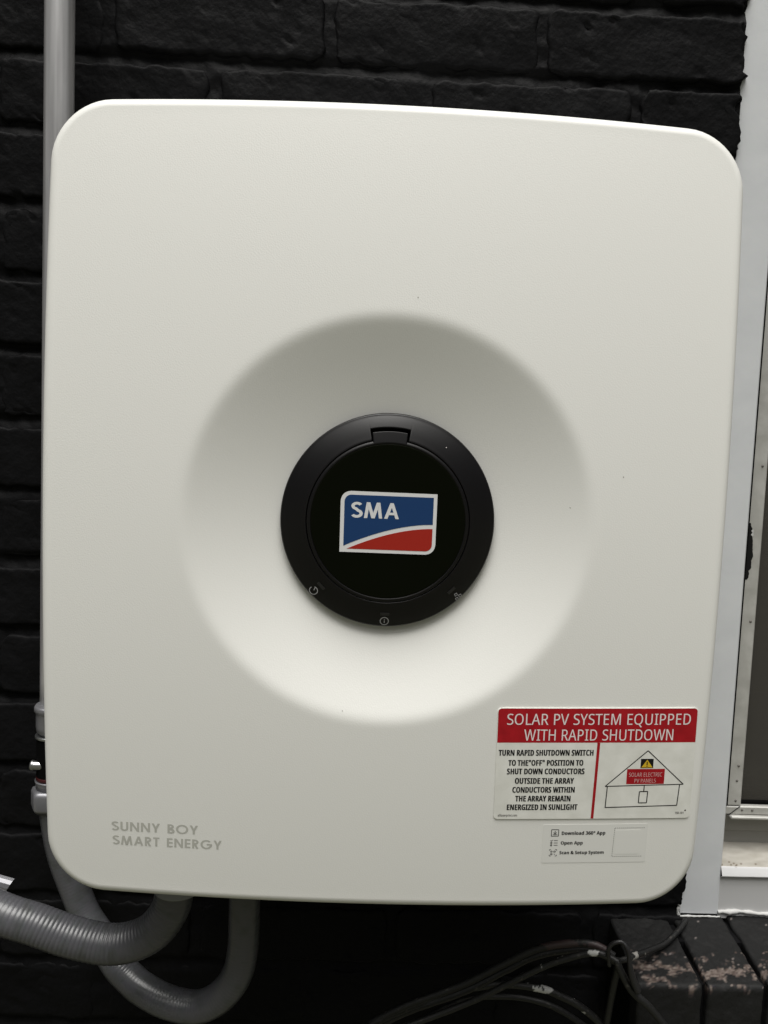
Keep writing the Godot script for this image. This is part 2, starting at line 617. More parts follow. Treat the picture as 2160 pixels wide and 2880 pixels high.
# ------------------------------------------------------------------ window
func window():
	var t := thing("window", "window with white casing, pale metal storm frame and dark insect screen", "window")
	t.set_meta("kind", "thing")
	var g := Geo.new()
	g.box(Vector3(0.325, -0.4425, -0.045), Vector3(0.3878, 1.0, -0.006), 0.0015)
	part("casing", g, M.white_paint, t, false)
	var g2 := Geo.new()
	g2.box(Vector3(0.9955, -0.4425, -0.045), Vector3(1.0600, 1.0, -0.006), 0.0015)
	part("casing", g2, M.white_paint, t, false)
	# the bead of filler where casing, bricks and sill meet
	var c := Geo.new()
	var path := PackedVector3Array()
	for k in 30:
		var y := -0.4440 + 0.030 * k / 29.0
		path.append(Vector3(0.3425 + 0.0016 * mid.get_noise_2d(y * 3.0, 1.0), y, -0.0035))
	c.tube(path, 8, func(r, a): return 0.0020 * (0.75 + 0.9 * fine.get_noise_2d(r, a * 0.002)))
	var path2 := PackedVector3Array()
	for k in 40:
		var x := 0.3425 + 0.0455 * k / 39.0
		path2.append(Vector3(x, -0.4430 + 0.0008 * mid.get_noise_2d(x * 2.0, 4.0), -0.0035))
	c.tube(path2, 8, func(r, a): return 0.0013 * (0.55 + 1.2 * absf(mid.get_noise_2d(r * 1.5, 3.0))))
	part("filler", c, M.caulk, t)
	# storm window frame: stile, bottom rail, their screws
	var st := Geo.new()
	st.box(Vector3(0.380, -0.3290, -0.050), Vector3(0.4158, 0.98, -0.030), 0.0012)
	var stile := part("frame_stile", st, M.frame, t, false)
	var rl := Geo.new()
	rl.box(Vector3(0.380, -0.3395, -0.050), Vector3(0.995, -0.3297, -0.0304), 0.0012)
	rl.box(Vector3(0.4035, -0.3432, -0.050), Vector3(0.995, -0.3398, -0.0262), 0.001)
	var rail := part("frame_rail", rl, M.frame, t, false)
	var cut := Geo.new()                                   # the mitre joint at the corner
	cut.tube(PackedVector3Array([Vector3(0.4035, -0.3393, -0.0302), Vector3(0.4152, -0.3290, -0.0300)]), 6, func(_r, _a): return 0.0004)
	part("mitre_joint", cut, M.gap, rail)
	for y in [-0.283, -0.300, -0.323, -0.12, 0.05, 0.22, 0.40]:
		var s := Geo.new()
		s.lathe(Vector3(0.4095 + 0.0006 * sin(y * 300.0), y, -0.0301), Vector3(0, 0, 1), [[0.0, 0.0010], [0.0008, 0.0009], [0.0014, 0.0004], [0.0016, -0.0004]], 12)
		part("screw", s, M.sign_grey, stile)
	for x in [0.4175, 0.4290, 0.452, 0.48, 0.52]:
		var s := Geo.new()
		s.lathe(Vector3(x, -0.3338, -0.0305), Vector3(0, 0, 1), [[0.0, 0.0010], [0.0008, 0.0009], [0.0014, 0.0004], [0.0016, -0.0004]], 12)
		part("screw", s, M.sign_grey, rail)
	var hole := PackedVector2Array()                       # the black gouge in the stile beside the casing
	for k in 46:
		var y := -0.012 - 0.062 * k / 45.0
		var w := 0.0058 * pow(sin(PI * (k + 0.5) / 46.0), 0.6) * (0.8 + 0.9 * mid.get_noise_2d(y * 2.2, 8.0)) + 0.0012 * fine.get_noise_2d(y, 5.0)
		hole.append(Vector2(0.4015 + maxf(w, 0.0006) * (0.75 if k < 14 else 1.0), y))
	hole.append(Vector2(0.399, -0.074))
	hole.append(Vector2(0.399, -0.012))
	var hg := Geo.new()
	hg.poly(hole, -0.0297)
	for q in [[0.4052, 0.042, 0.0022], [0.4052, 0.018, 0.0012], [0.4062, 0.0175, 0.0010]]:
		var blob := PackedVector2Array()
		for k in 14:
			var a := TAU * k / 14.0
			blob.append(Vector2(q[0], q[1]) + Vector2(cos(a), sin(a)) * q[2] * (0.8 + 0.5 * fine.get_noise_2d(cos(a) + q[1] * 50.0, sin(a))))
		hg.poly(blob, -0.0296)
	part("gouge", hg, M.sign_black, stile)
	var chip := PackedVector2Array()
	for k in 14:
		var a := TAU * k / 14.0
		chip.append(Vector2(0.4046 + cos(a) * 0.0011, -0.0225 + sin(a) * 0.0048) * (1.0 + 0.004 * fine.get_noise_2d(cos(a) * 0.01, sin(a) * 0.01)))
	var cg := Geo.new()
	cg.poly(chip, -0.0294)
	part("paint_chip", cg, M.caulk, stile)
	var gap := Geo.new()                                   # dark seal between casing and frame
	gap.box(Vector3(0.3879, -0.329, -0.044), Vector3(0.4003, 0.98, -0.0292))
	part("seal", gap, M.gap, t, false)
	var gk := Geo.new()
	gk.box(Vector3(0.4160, -0.3290, -0.048), Vector3(0.4182, 0.98, -0.036))
	gk.box(Vector3(0.4184, -0.3290, -0.048), Vector3(0.995, -0.3268, -0.036))
	part("screen_bead", gk, M.gap, t, false)
	var sc := Geo.new()
	sc.box(Vector3(0.4170, -0.3285, -0.0425), Vector3(0.995, 0.98, -0.0420))
	part("insect_screen", sc, M.screen, t, false)
	var pn := Geo.new()
	pn.box(Vector3(0.4185, -0.3285, -0.074), Vector3(0.995, 0.98, -0.070))
	part("pane", pn, M.glass, t, false)
	var sash := Geo.new()
	sash.box(Vector3(0.4185, -0.3285, -0.105), Vector3(0.4360, 0.98, -0.075), 0.004)
	sash.box(Vector3(0.4362, -0.3285, -0.105), Vector3(0.995, -0.3120, -0.075), 0.004)
	part("sash", sash, M.curtain, t, false)
	var rm := Geo.new()                                    # the dark room behind the panes
	rm.box(Vector3(0.40, -0.40, -0.75), Vector3(1.2, 1.1, -0.70))
	rm.box(Vector3(0.36, -0.40, -0.70), Vector3(0.395, 1.1, -0.25))
	rm.box(Vector3(1.165, -0.40, -0.70), Vector3(1.2, 1.1, -0.25))
	rm.box(Vector3(0.396, 1.05, -0.70), Vector3(1.16, 1.1, -0.25))
	rm.box(Vector3(0.396, -0.45, -0.70), Vector3(1.16, -0.40, -0.25))
	part("dark_interior", rm, M.room, t, false)
	# wooden sill: risers under the frame, sloping top, nose, face
	var ap := Geo.new()
	ap.box(Vector3(0.388, -0.366, -0.09), Vector3(0.995, -0.3434, -0.047), 0.001)
	ap.box(Vector3(0.388, -0.392, -0.09), Vector3(0.995, -0.3662, -0.051), 0.001)
	part("frame_apron", ap, mat(Color(0.27, 0.265, 0.245), 0.6), t, false)
	var sl := Geo.new()
	var prof := [[-0.051, -0.3815], [-0.040, -0.3828], [-0.028, -0.3842], [-0.016, -0.3856], [-0.0065, -0.3866], [-0.0055, -0.3880], [-0.0035, -0.3925], [-0.0022, -0.3958], [-0.0030, -0.3972], [-0.0060, -0.3978], [-0.0065, -0.41], [-0.0065, -0.446]]
	var rows := []
	var cols := []
	for q in prof.size() * 4 - 3:
		var a: Array = prof[q / 4]
		var b: Array = prof[mini(q / 4 + 1, prof.size() - 1)]
		var f := (q % 4) / 4.0
		var z := lerpf(a[0], b[0], f)
		var y := lerpf(a[1], b[1], f)
		var row := PackedVector3Array()
		var cc := PackedColorArray()
		for i in 300:
			var x := 0.3868 + 0.608 * i / 299.0
			row.append(Vector3(x, y + 0.0003 * mid.get_noise_3d(x, y, z), z))
			var col := Color(0.50, 0.50, 0.50)
			if y > -0.3868:                                # the old cream paint on top
				col = Color(0.33, 0.31, 0.27).lerp(Color(0.42, 0.40, 0.36), clampf(0.5 + mid.get_noise_2d(x, z * 3.0), 0.0, 1.0))
				if z > -0.016 and absf(mid.get_noise_2d(x * 0.9 + 2.0, z * 2.0)) < 0.035:
					col = Color(0.12, 0.09, 0.06)
			elif y > -0.3972:
				col = Color(0.64, 0.64, 0.65)
				if fine.get_noise_2d(x * 0.8, y) > 0.66:
					col = Color(0.3, 0.28, 0.25)
			cc.append(col)
		rows.append(row)
		cols.append(cc)
	sl.grid(rows, false, Vector3(0, 1, 1), cols)
	part("sill_board", sl, M.old_paint, t)
	var ck := Geo.new()
	var cp := PackedVector3Array()
	for k in 160:
		var x := 0.3868 + 0.608 * k / 159.0
		cp.append(Vector3(x, -0.4385 + 0.0022 * mid.get_noise_2d(x * 1.2, 9.0), -0.0055))
	ck.tube(cp, 8, func(r, a): return 0.0026 * (0.8 + 0.8 * mid.get_noise_2d(r * 1.5, 2.0)))
	part("filler", ck, M.caulk, t)

# ------------------------------------------------------------------ pipe and conduits
func pipe():
	var t := thing("steel_conduit", "straight galvanized steel conduit running up the wall left of the white box", "conduit")
	var g := Geo.new()
	var p := PackedVector3Array()
	for k in 60:
		p.append(Vector3(lerpf(-0.3185, -0.3150, k / 59.0), lerpf(-0.215, 1.3, k / 59.0), 0.035))
	var streak := func(r, a):
		var v := 1.0 + 0.55 * fine.get_noise_3d(cos(a) * 0.010, sin(a) * 0.010, r * 0.02) + 0.25 * mid.get_noise_3d(cos(a) * 0.05, sin(a) * 0.05, r * 0.3)
		return Color(0.45, 0.445, 0.45) * clampf(v, 0.55, 1.5)
	g.tube(p, 72, func(_r, _a): return 0.0134, streak)
	part("pipe", g, M.drawn_steel, t)
	var a := Vector3(-0.3185, 0, 0.040)
	var c := thing("conduit_fitting", "silver conduit fitting with red ring and hex nut beside the white box", "conduit fitting")
	var q := Geo.new()
	q.lathe(a + Vector3(0, -0.2415, 0), Vector3.UP, [[0.0, 0.0], [0.0120, 0.0], [0.0145, 0.003], [0.0150, 0.009], [0.0150, 0.022], [0.0166, 0.0235], [0.0166, 0.027], [0.0150, 0.0295], [0.0, 0.0296]], 40)
	part("connector", q, M.fitting, c)
	q = Geo.new()
	q.lathe(a + Vector3(0, -0.2453, 0), Vector3.UP, [[0.0, 0.0], [0.0150, 0.0], [0.0158, 0.0006], [0.0158, 0.0024], [0.0150, 0.003], [0.0, 0.003]], 40)
	part("washer", q, M.zinc, c)
	q = Geo.new()
	q.lathe(a + Vector3(0, -0.2880, 0), Vector3.UP, [[0.0, 0.0], [0.0140, 0.0], [0.0145, 0.0005], [0.0145, 0.0415], [0.0140, 0.042], [0.0, 0.042]], 40)
	part("sleeve", q, M.gap, c)
	q = Geo.new()
	q.lathe(a + Vector3(-0.004, -0.2718, 0.009), Vector3(-1, 0.05, 0.1), [[0.0044, 0.0], [0.0044, 0.0098], [0.0050, 0.0102], [0.0052, 0.0115], [0.0044, 0.0130], [0.0022, 0.0137], [0.0, 0.0138]], 24)
	part("set_screw", q, M.zinc, c)
	q = Geo.new()
	q.lathe(a + Vector3(0, -0.2880, 0), Vector3.UP, [[0.0, 0.0], [0.0140, 0.0], [0.0148, 0.0008], [0.0148, 0.0036], [0.0140, 0.0044], [0.0, 0.0045]], 40)
	part("seal_ring", q, M.red_ring, c)
	q = Geo.new()
	q.lathe(a + Vector3(0, -0.2965, 0), Vector3.UP, [[0.0, 0.0], [0.0150, 0.0], [0.0152, 0.004], [0.0158, 0.0072], [0.0160, 0.0080], [0.0150, 0.0083], [0.0, 0.0083]], 40)
	part("collar", q, M.fitting, c)
	q = Geo.new()
	q.lathe(a + Vector3(0.0005, -0.3200, 0), Vector3.UP, [[0.0, 0.0], [0.0165, 0.0], [0.0200, 0.0035], [0.0212, 0.006], [0.0212, 0.0185], [0.0195, 0.022], [0.0160, 0.0232], [0.0, 0.0233]], 48, 6)
	part("hex_nut", q, M.fitting, c)

func flex(t: Node3D, flat: Array, radius: float, pitch: float, soft: float):
	var g := Geo.new()
	var p := spline(flat, 0.0009)
	var tone := func(r, a):
		var d := clampf(mid.get_noise_3d(r * 2.0, cos(a) * 0.02, sin(a) * 0.02 + radius) * 1.4, -0.5, 0.8)
		var c := Color(0.075, 0.078, 0.084)
		return c.lerp(Color(0.045, 0.045, 0.042), clampf(d, 0.0, 1.0) * 0.7)
	g.tube(p, 36, func(r, a): return radius + soft * (absf(sin(PI * (r / pitch + a / TAU))) - 0.5) * (0.75 + 0.5 * mid.get_noise_2d(r, 3.0)), tone)
	part("hose", g, M.flex, t)

func flexible_conduits():
	var t := thing("flexible_conduit", "ribbed grey flexible conduit from the left, entering the box underside nearest the viewer", "conduit", "grey flexible conduits under the box")
	flex(t, [-0.62, -0.30, 0.02, -0.54, -0.298, 0.045, -0.44, -0.319, 0.11, -0.38, -0.3415, 0.14, -0.3191, -0.361, 0.15, -0.2899, -0.3703, 0.15, -0.2601, -0.3806, 0.15, -0.229, -0.387, 0.15, -0.2057, -0.3844, 0.15, -0.1867, -0.3739, 0.15, -0.1744, -0.357, 0.15, -0.1698, -0.340, 0.15, -0.1690, -0.300, 0.15], 0.0165, 0.0040, 0.00042)
	var f := Geo.new()
	f.lathe(Vector3(-0.1655, -0.3310, 0.152), Vector3.UP, [[0.0, -0.004], [0.0150, -0.004], [0.0165, -0.003], [0.0200, -0.0025], [0.0205, -0.001], [0.0205, 0.012], [0.0180, 0.018], [0.0180, 0.060], [0.0, 0.060]], 40)
	part("gland", f, M.grey_plastic, t)
	var t2 := thing("flexible_conduit", "smooth grey flexible conduit looping down from the hex nut and up behind the ribbed one", "conduit", "grey flexible conduits under the box")
	flex(t2, [-0.3180, -0.300, 0.040, -0.3155, -0.3256, 0.040, -0.3071, -0.3652, 0.042, -0.293, -0.4004, 0.045, -0.2804, -0.4243, 0.050, -0.2613, -0.4423, 0.060, -0.2407, -0.4582, 0.075, -0.2265, -0.4667, 0.082, -0.2122, -0.4715, 0.090, -0.1859, -0.4768, 0.100, -0.158, -0.4777, 0.105, -0.136, -0.4658, 0.108, -0.1203, -0.4433, 0.11, -0.1144, -0.4152, 0.11, -0.114, -0.3671, 0.11, -0.114, -0.300, 0.11], 0.0143, 0.0034, 0.00014)
	var s := thing("metal_strap", "end of a galvanized metal strap poking in over the ribbed conduit at the left", "strap")
	var g := Geo.new()
	var rows := []
	for q in [[0.0, 0.0], [0.0030, 0.0008], [0.0052, 0.0030], [0.0064, 0.0062], [0.0064, 0.0090], [0.0048, 0.0090], [0.0040, 0.0060], [0.0022, 0.0036], [0.0, 0.0020]]:
		var row := PackedVector3Array()
		for k in 2:
			row.append(Vector3(-0.50 if k == 0 else -0.3235 - float(q[1]) * 0.6, (-0.305 if k == 0 else -0.3520) - float(q[1]), 0.112 + float(q[0])))
		rows.append(row)
	g.grid(rows, false, Vector3(0, 1, 1))
	part("strap_end", g, M.fitting, s, false)
	var lg := Geo.new()
	lg.box(Vector3(-0.506, -0.318, 0.0), Vector3(-0.499, -0.303, 0.119), 0.001)
	part("strap_foot", lg, M.galvanized, s, false)

# ------------------------------------------------------------------ inverter
const HALF := Vector2(0.25, 0.293)
const MID_Z := 0.2520

func outline_d(p: Vector2) -> float:           # signed distance-like value of the cover's bowed, round-cornered outline
	var r := 0.0405
	var u := absf(p.x) - (HALF.x - 0.0075 * pow(p.y / HALF.y, 2) - r)
	var v := absf(p.y) - (HALF.y - 0.0090 * pow(p.x / HALF.x, 2) - r)
	return Vector2(maxf(u, 0.0), maxf(v, 0.0)).length() + minf(maxf(u, v), 0.0) - r

func rim_z(p: Vector2) -> float:
	return MID_Z - 0.0050 * pow(p.x / HALF.x, 2) - 0.0180 * pow(p.y / HALF.y, 2)

func reach(dir: Vector2, inset: float) -> float:
	var lo := 0.1
	var hi := 0.5
	for k in 28:
		var m := (lo + hi) * 0.5
		var p := dir * m
		var q := (p - Vector2(-0.0175, 0.053)) * (0.5697 / (0.8095 - rim_z(p))) + Vector2(-0.0175, 0.053)
		if outline_d(q) < -inset:
			lo = m
		else:
			hi = m
	return lo

var dish_table := PackedFloat32Array()

func dish(r: float) -> float:
	if dish_table.is_empty():
		var z := 0.0
		for k in range(200, -1, -1):
			var q := k * 0.001
			dish_table.append(z)
			z -= 0.001 * 0.35 * smoothstep(0.1527, 0.1400, q) * (0.74 + 0.26 * smoothstep(0.075, 0.14, q)) * smoothstep(0.055, 0.07, q)
		dish_table.reverse()
	var f := clampf(r * 1000.0, 0.0, 199.0)
	return lerpf(dish_table[int(f)], dish_table[int(f) + 1], f - int(f))

func face_z(x: float, y: float) -> float:
	return rim_z(Vector2(x, y)) + dish(Vector2(x, y).length())

func on_face(g: Geo, at: Vector2, turn: float) -> Geo:     # g is drawn flat in millimetres; lays it on the cover, its z as height in millimetres
	for k in g.V.size():
		var v := g.V[k]
		var p := at + Vector2(v.x, v.y).rotated(turn) * 0.000989
		g.V[k] = Vector3(p.x, p.y, face_z(p.x, p.y) + v.z * 0.001)
	return g

func inverter():
	var t := thing("solar_inverter", "white solar inverter box with a round dished front and black disc on the brick wall", "inverter")
	var N := 480
	var dirs := PackedVector2Array()
	for i in N:
		dirs.append(Vector2.from_angle(TAU * i / N))
	var E := 0.008
	var ins := PackedFloat32Array()
	for i in N:
		ins.append(reach(dirs[i], E))
	var rows := []
	for k in 52:
		var r := 0.055 + (0.164 - 0.055) * k / 51.0
		var row := PackedVector3Array()
		for d in dirs:
			row.append(Vector3(d.x * r, d.y * r, face_z(d.x * r, d.y * r)))
		rows.append(row)
	for k in range(1, 26):
		var row := PackedVector3Array()
		for i in N:
			var r := lerpf(0.164, ins[i], k / 25.0)
			row.append(Vector3(dirs[i].x * r, dirs[i].y * r, face_z(dirs[i].x * r, dirs[i].y * r)))
		rows.append(row)
	for k in range(1, 13):
		var a := k / 12.0 * PI / 2.0
		var row := PackedVector3Array()
		for i in N:
			var r := reach(dirs[i], E * (1.0 - sin(a)))
			row.append(Vector3(dirs[i].x * r, dirs[i].y * r, face_z(dirs[i].x * ins[i], dirs[i].y * ins[i]) - E * (1.0 - cos(a))))
		rows.append(row)
	for q in [[0.0004, 0.20], [0.002, 0.15], [0.004, 0.102], [0.005, 0.100], [0.016, 0.100]]:
		var row := PackedVector3Array()
		for i in N:
			var r := reach(dirs[i], q[0])
			row.append(Vector3(dirs[i].x * r, dirs[i].y * r, q[1]))
		rows.append(row)
	var g := Geo.new()
	g.grid(rows, true)
	part("front_cover", g, M.cover, t)
	# the grey metal body behind the cover, standing off the wall on its bracket
	var b := Geo.new()
	var br := []
	for q in [[0.020, 0.1005], [0.018, 0.098], [0.018, 0.032], [0.021, 0.029], [0.12, 0.029]]:
		var row := PackedVector3Array()
		for i in range(0, N, 4):
			var r := reach(dirs[i], q[0])
			row.append(Vector3(dirs[i].x * r, dirs[i].y * r, q[1]))
		br.append(row)
	b.grid(br, true)
	part("rear_housing", b, M.housing, t)
	var wb := Geo.new()
	wb.box(Vector3(-0.12, -0.16, 0.001), Vector3(0.12, 0.18, 0.030), 0.002)
	part("wall_bracket", wb, M.galvanized, t, false)
	status_disc(t)
	lettering(t)
	warning_sign(t)
	setup_label(t)
	var n := 0
	for q in [[0.015, 0.159, 0.4], [0.1670, 0.0391, 0.55], [0.1310, 0.0155, 0.35], [-0.0275, -0.1393, 0.45]]:
		var s := Geo.new()
		var ring := PackedVector3Array()
		for k in 9:
			var a := TAU * k / 9.0
			ring.append(Vector3(cos(a) * q[2] * 0.7, sin(a) * q[2] * (1.6 if n % 2 == 0 else 0.9), 0.12))
		s.fan(ring, Vector3(0, 0, 1))
		part("dirt_speck", on_face(s, Vector2(q[0], q[1]), 0.4 * n), M.dirt, t, false)
		n += 1

func ring_row(r: Callable, z: Callable, n: int, at: Vector2) -> PackedVector3Array:
	var row := PackedVector3Array()
	for i in n:
		var a := TAU * i / n
		var q: float = r.call(a)
		row.append(Vector3(at.x + cos(a) * q, at.y + sin(a) * q, z.call(a, q)))
	return row

func status_disc(t: Node3D):
	var d := Node3D.new()
	d.name = "status_disc"
	t.add_child(d, true)
	d.position = Vector3(-0.0005, 0.0016, 0.0172)
	d.scale = Vector3(0.972, 0.972, 1.0)
	var at := Vector2(0.0008, -0.0014)
	var N := 720
	var half := 0.0142 / 0.064                    # half the angle of the notch at the top
	var rin := func(a): return 0.0694 if absf(angle_difference(a, PI / 2 + 0.012)) < half else 0.0608
	var zr := func(r): return 0.2262 - 0.30 * maxf(r - 0.0608, 0.0) - 2.4 * pow(maxf(r - 0.066, 0.0), 2) * 3.0
	# outer ring: a gentle cone with a rolled rim, cut out at the notch
	var rows := []
	rows.append(ring_row(func(a): return rin.call(a), func(_a, r): return zr.call(r) - 0.006, N, at))
	rows.append(ring_row(func(a): return rin.call(a), func(_a, r): return zr.call(r) - 0.0004, N, at))
	rows.append(ring_row(func(a): return rin.call(a) + 0.0005, func(_a, r): return zr.call(r), N, at))
	for k in range(1, 15):
		rows.append(ring_row(func(a): return lerpf(rin.call(a) + 0.0005, 0.0788, k / 14.0), func(_a, r): return zr.call(r), N, at))
	for k in range(1, 9):
		var a0 := k / 8.0 * PI / 2.0
		rows.append(ring_row(func(_a): return 0.0788 + 0.0018 * sin(a0), func(_a, _r): return float(zr.call(0.0788)) - 0.0022 * (1.0 - cos(a0)), N, at))
	rows.append(ring_row(func(_a): return 0.0806, func(_a, _r): return 0.2120, N, at))
	rows.append(ring_row(func(_a): return 0.0770, func(_a, _r): return 0.2050, N, at))
	var g := Geo.new()
	g.grid(rows, true)
	part("ring", g, M.black_plastic, d)
	# inner ring with its tab in the notch
	var rout := func(a): return 0.0669 if absf(angle_difference(a, PI / 2 + 0.012)) < half - 0.019 else 0.0604
	rows = []
	rows.append(ring_row(rout, func(_a, _r): return 0.2195, N, at))
	rows.append(ring_row(rout, func(_a, r): return 0.2259 - 0.16 * maxf(r - 0.0604, 0.0), N, at))
	rows.append(ring_row(func(a): return rout.call(a) - 0.0005, func(_a, r): return 0.2263 - 0.16 * maxf(r - 0.0604, 0.0), N, at))
	rows.append(ring_row(func(_a): return 0.0590, func(_a, _r): return 0.22665, N, at))
	rows.append(ring_row(func(_a): return 0.0574, func(_a, _r): return 0.22715, N, at))
	rows.append(ring_row(func(_a): return 0.0568, func(_a, _r): return 0.2250, N, at))
	g = Geo.new()
	g.grid(rows, true, Vector3(0, 0, 1))
	part("inner_ring", g, M.black_plastic, d)
	g = Geo.new()
	g.lathe(Vector3(at.x, at.y, 0.0), Vector3(0, 0, 1), [[0.076, 0.200], [0.076, 0.2188], [0.070, 0.2192], [0.0, 0.2192]], 90)
	part("base_plate", g, M.gap, d)
	g = Geo.new()
	g.lathe(Vector3(at.x, at.y, 0.0), Vector3(0, 0, 1), [[0.0573, 0.2210], [0.0573, 0.22725], [0.0570, 0.22735], [0.0562, 0.2274], [0.040, 0.2274], [0.0, 0.2274]], 120)
	part("display", g, M.display, d)
	logo(d)
	# printed symbols and the status light slots on the lower ring
	var put := func(geo: Geo, c: Vector2):
		for k in geo.V.size():
			var v: Vector3 = geo.V[k]
			var p := c + Vector2(v.x, v.y)
			geo.V[k] = Vector3(p.x, p.y, zr.call(p.distance_to(at)) + v.z)
		return geo
	var lines := func(list: Array, w: float) -> Geo:
		var q := Geo.new()
		for l in list:
			ribbon(q, l, w * 1.25, 0.0006)
		return q
	var arc := func(c: Vector2, r: float, a0: float, a1: float) -> PackedVector2Array:
		var p := PackedVector2Array()
		for k in 25:
			p.append(c + Vector2.from_angle(deg_to_rad(lerpf(a0, a1, k / 24.0))) * r)
		return p
	part("power_symbol", put.call(lines.call([arc.call(Vector2.ZERO, 0.0031, 75, -240), PackedVector2Array([Vector2(0.0002, 0.0002), Vector2(0.0014, 0.0028)])], 0.00050), Vector2(-0.0529, -0.0557)), M.icon, d)
	part("info_symbol", put.call(lines.call([arc.call(Vector2.ZERO, 0.0031, 0, 360), PackedVector2Array([Vector2(0, -0.0016), Vector2(0, 0.0006)]), PackedVector2Array([Vector2(0, 0.0011), Vector2(0, 0.0017)])], 0.00050), Vector2(0.0012, -0.0772)), M.icon, d)
	var boxes := []
	for c in [Vector2(-0.0015, 0.0014), Vector2(0.0018, 0.0006), Vector2(-0.0004, -0.0020)]:
		var p := PackedVector2Array()
		for q in [[-1, -1], [1, -1], [1, 1], [-1, 1], [-1, -1], [1, -1]]:
			p.append(c + Vector2(q[0], q[1]).rotated(0.5) * 0.0009)
		boxes.append(p)
	part("network_symbol", put.call(lines.call(boxes, 0.00042), Vector2(0.0560, -0.0565)), M.icon, d)
	for q in [[-0.0472, -0.0517, -0.80], [0.0014, -0.0715, 0.0], [0.0508, -0.0518, 0.80]]:
		var s := Geo.new()
		s.box(Vector3(-0.0034, -0.0011, -0.0002), Vector3(0.0034, 0.0011, 0.0006))
		for k in s.V.size():
			var v := s.V[k]
			var r2 := Vector2(v.x, v.y).rotated(q[2])
			s.V[k] = Vector3(r2.x, r2.y, v.z)
		part("status_light", put.call(s, Vector2(q[0], q[1])), M.slot, d, false)
	var dust := Geo.new()
	dust.lathe(Vector3(0.0419, 0.0551, float(zr.call(0.0695)) + 0.0001), Vector3(0, 0, 1), [[0.0004, 0.0], [0.0, 0.0003]], 8)
	part("dust_speck", dust, M.sign_header, d)

# strokes: a band of even width along a line; closed when the last two points repeat the first two
func ribbon(g: Geo, p: PackedVector2Array, w: float, z: float):
	var rows := [PackedVector3Array(), PackedVector3Array()]
	var n := p.size()
	var closed := p[0].distance_to(p[n - 1]) < 1e-6 or (n > 3 and p[0].distance_to(p[n - 2]) < 1e-6)
	for k in n:
		var before := p[k - 1] if k > 0 else (p[n - 2] if p[0].distance_to(p[n - 1]) < 1e-6 else (p[n - 3] if closed else p[0]))
		var after := p[k + 1] if k < n - 1 else (p[1] if p[0].distance_to(p[n - 1]) < 1e-6 else (p[2] if closed else p[k]))
		var d0 := (p[k] - before).normalized() if k > 0 or closed else (after - p[k]).normalized()
		var d1 := (after - p[k]).normalized() if k < n - 1 or closed else d0
		var m := (d0 + d1).normalized().orthogonal()
		var s := w * 0.5 / maxf(0.4, absf(m.dot(d0.orthogonal())))
		var a := p[k] + m * s
		var b := p[k] - m * s
		rows[0].append(Vector3(a.x, a.y, z))
		rows[1].append(Vector3(b.x, b.y, z))
	g.grid(rows, false, Vector3(0, 0, 1))

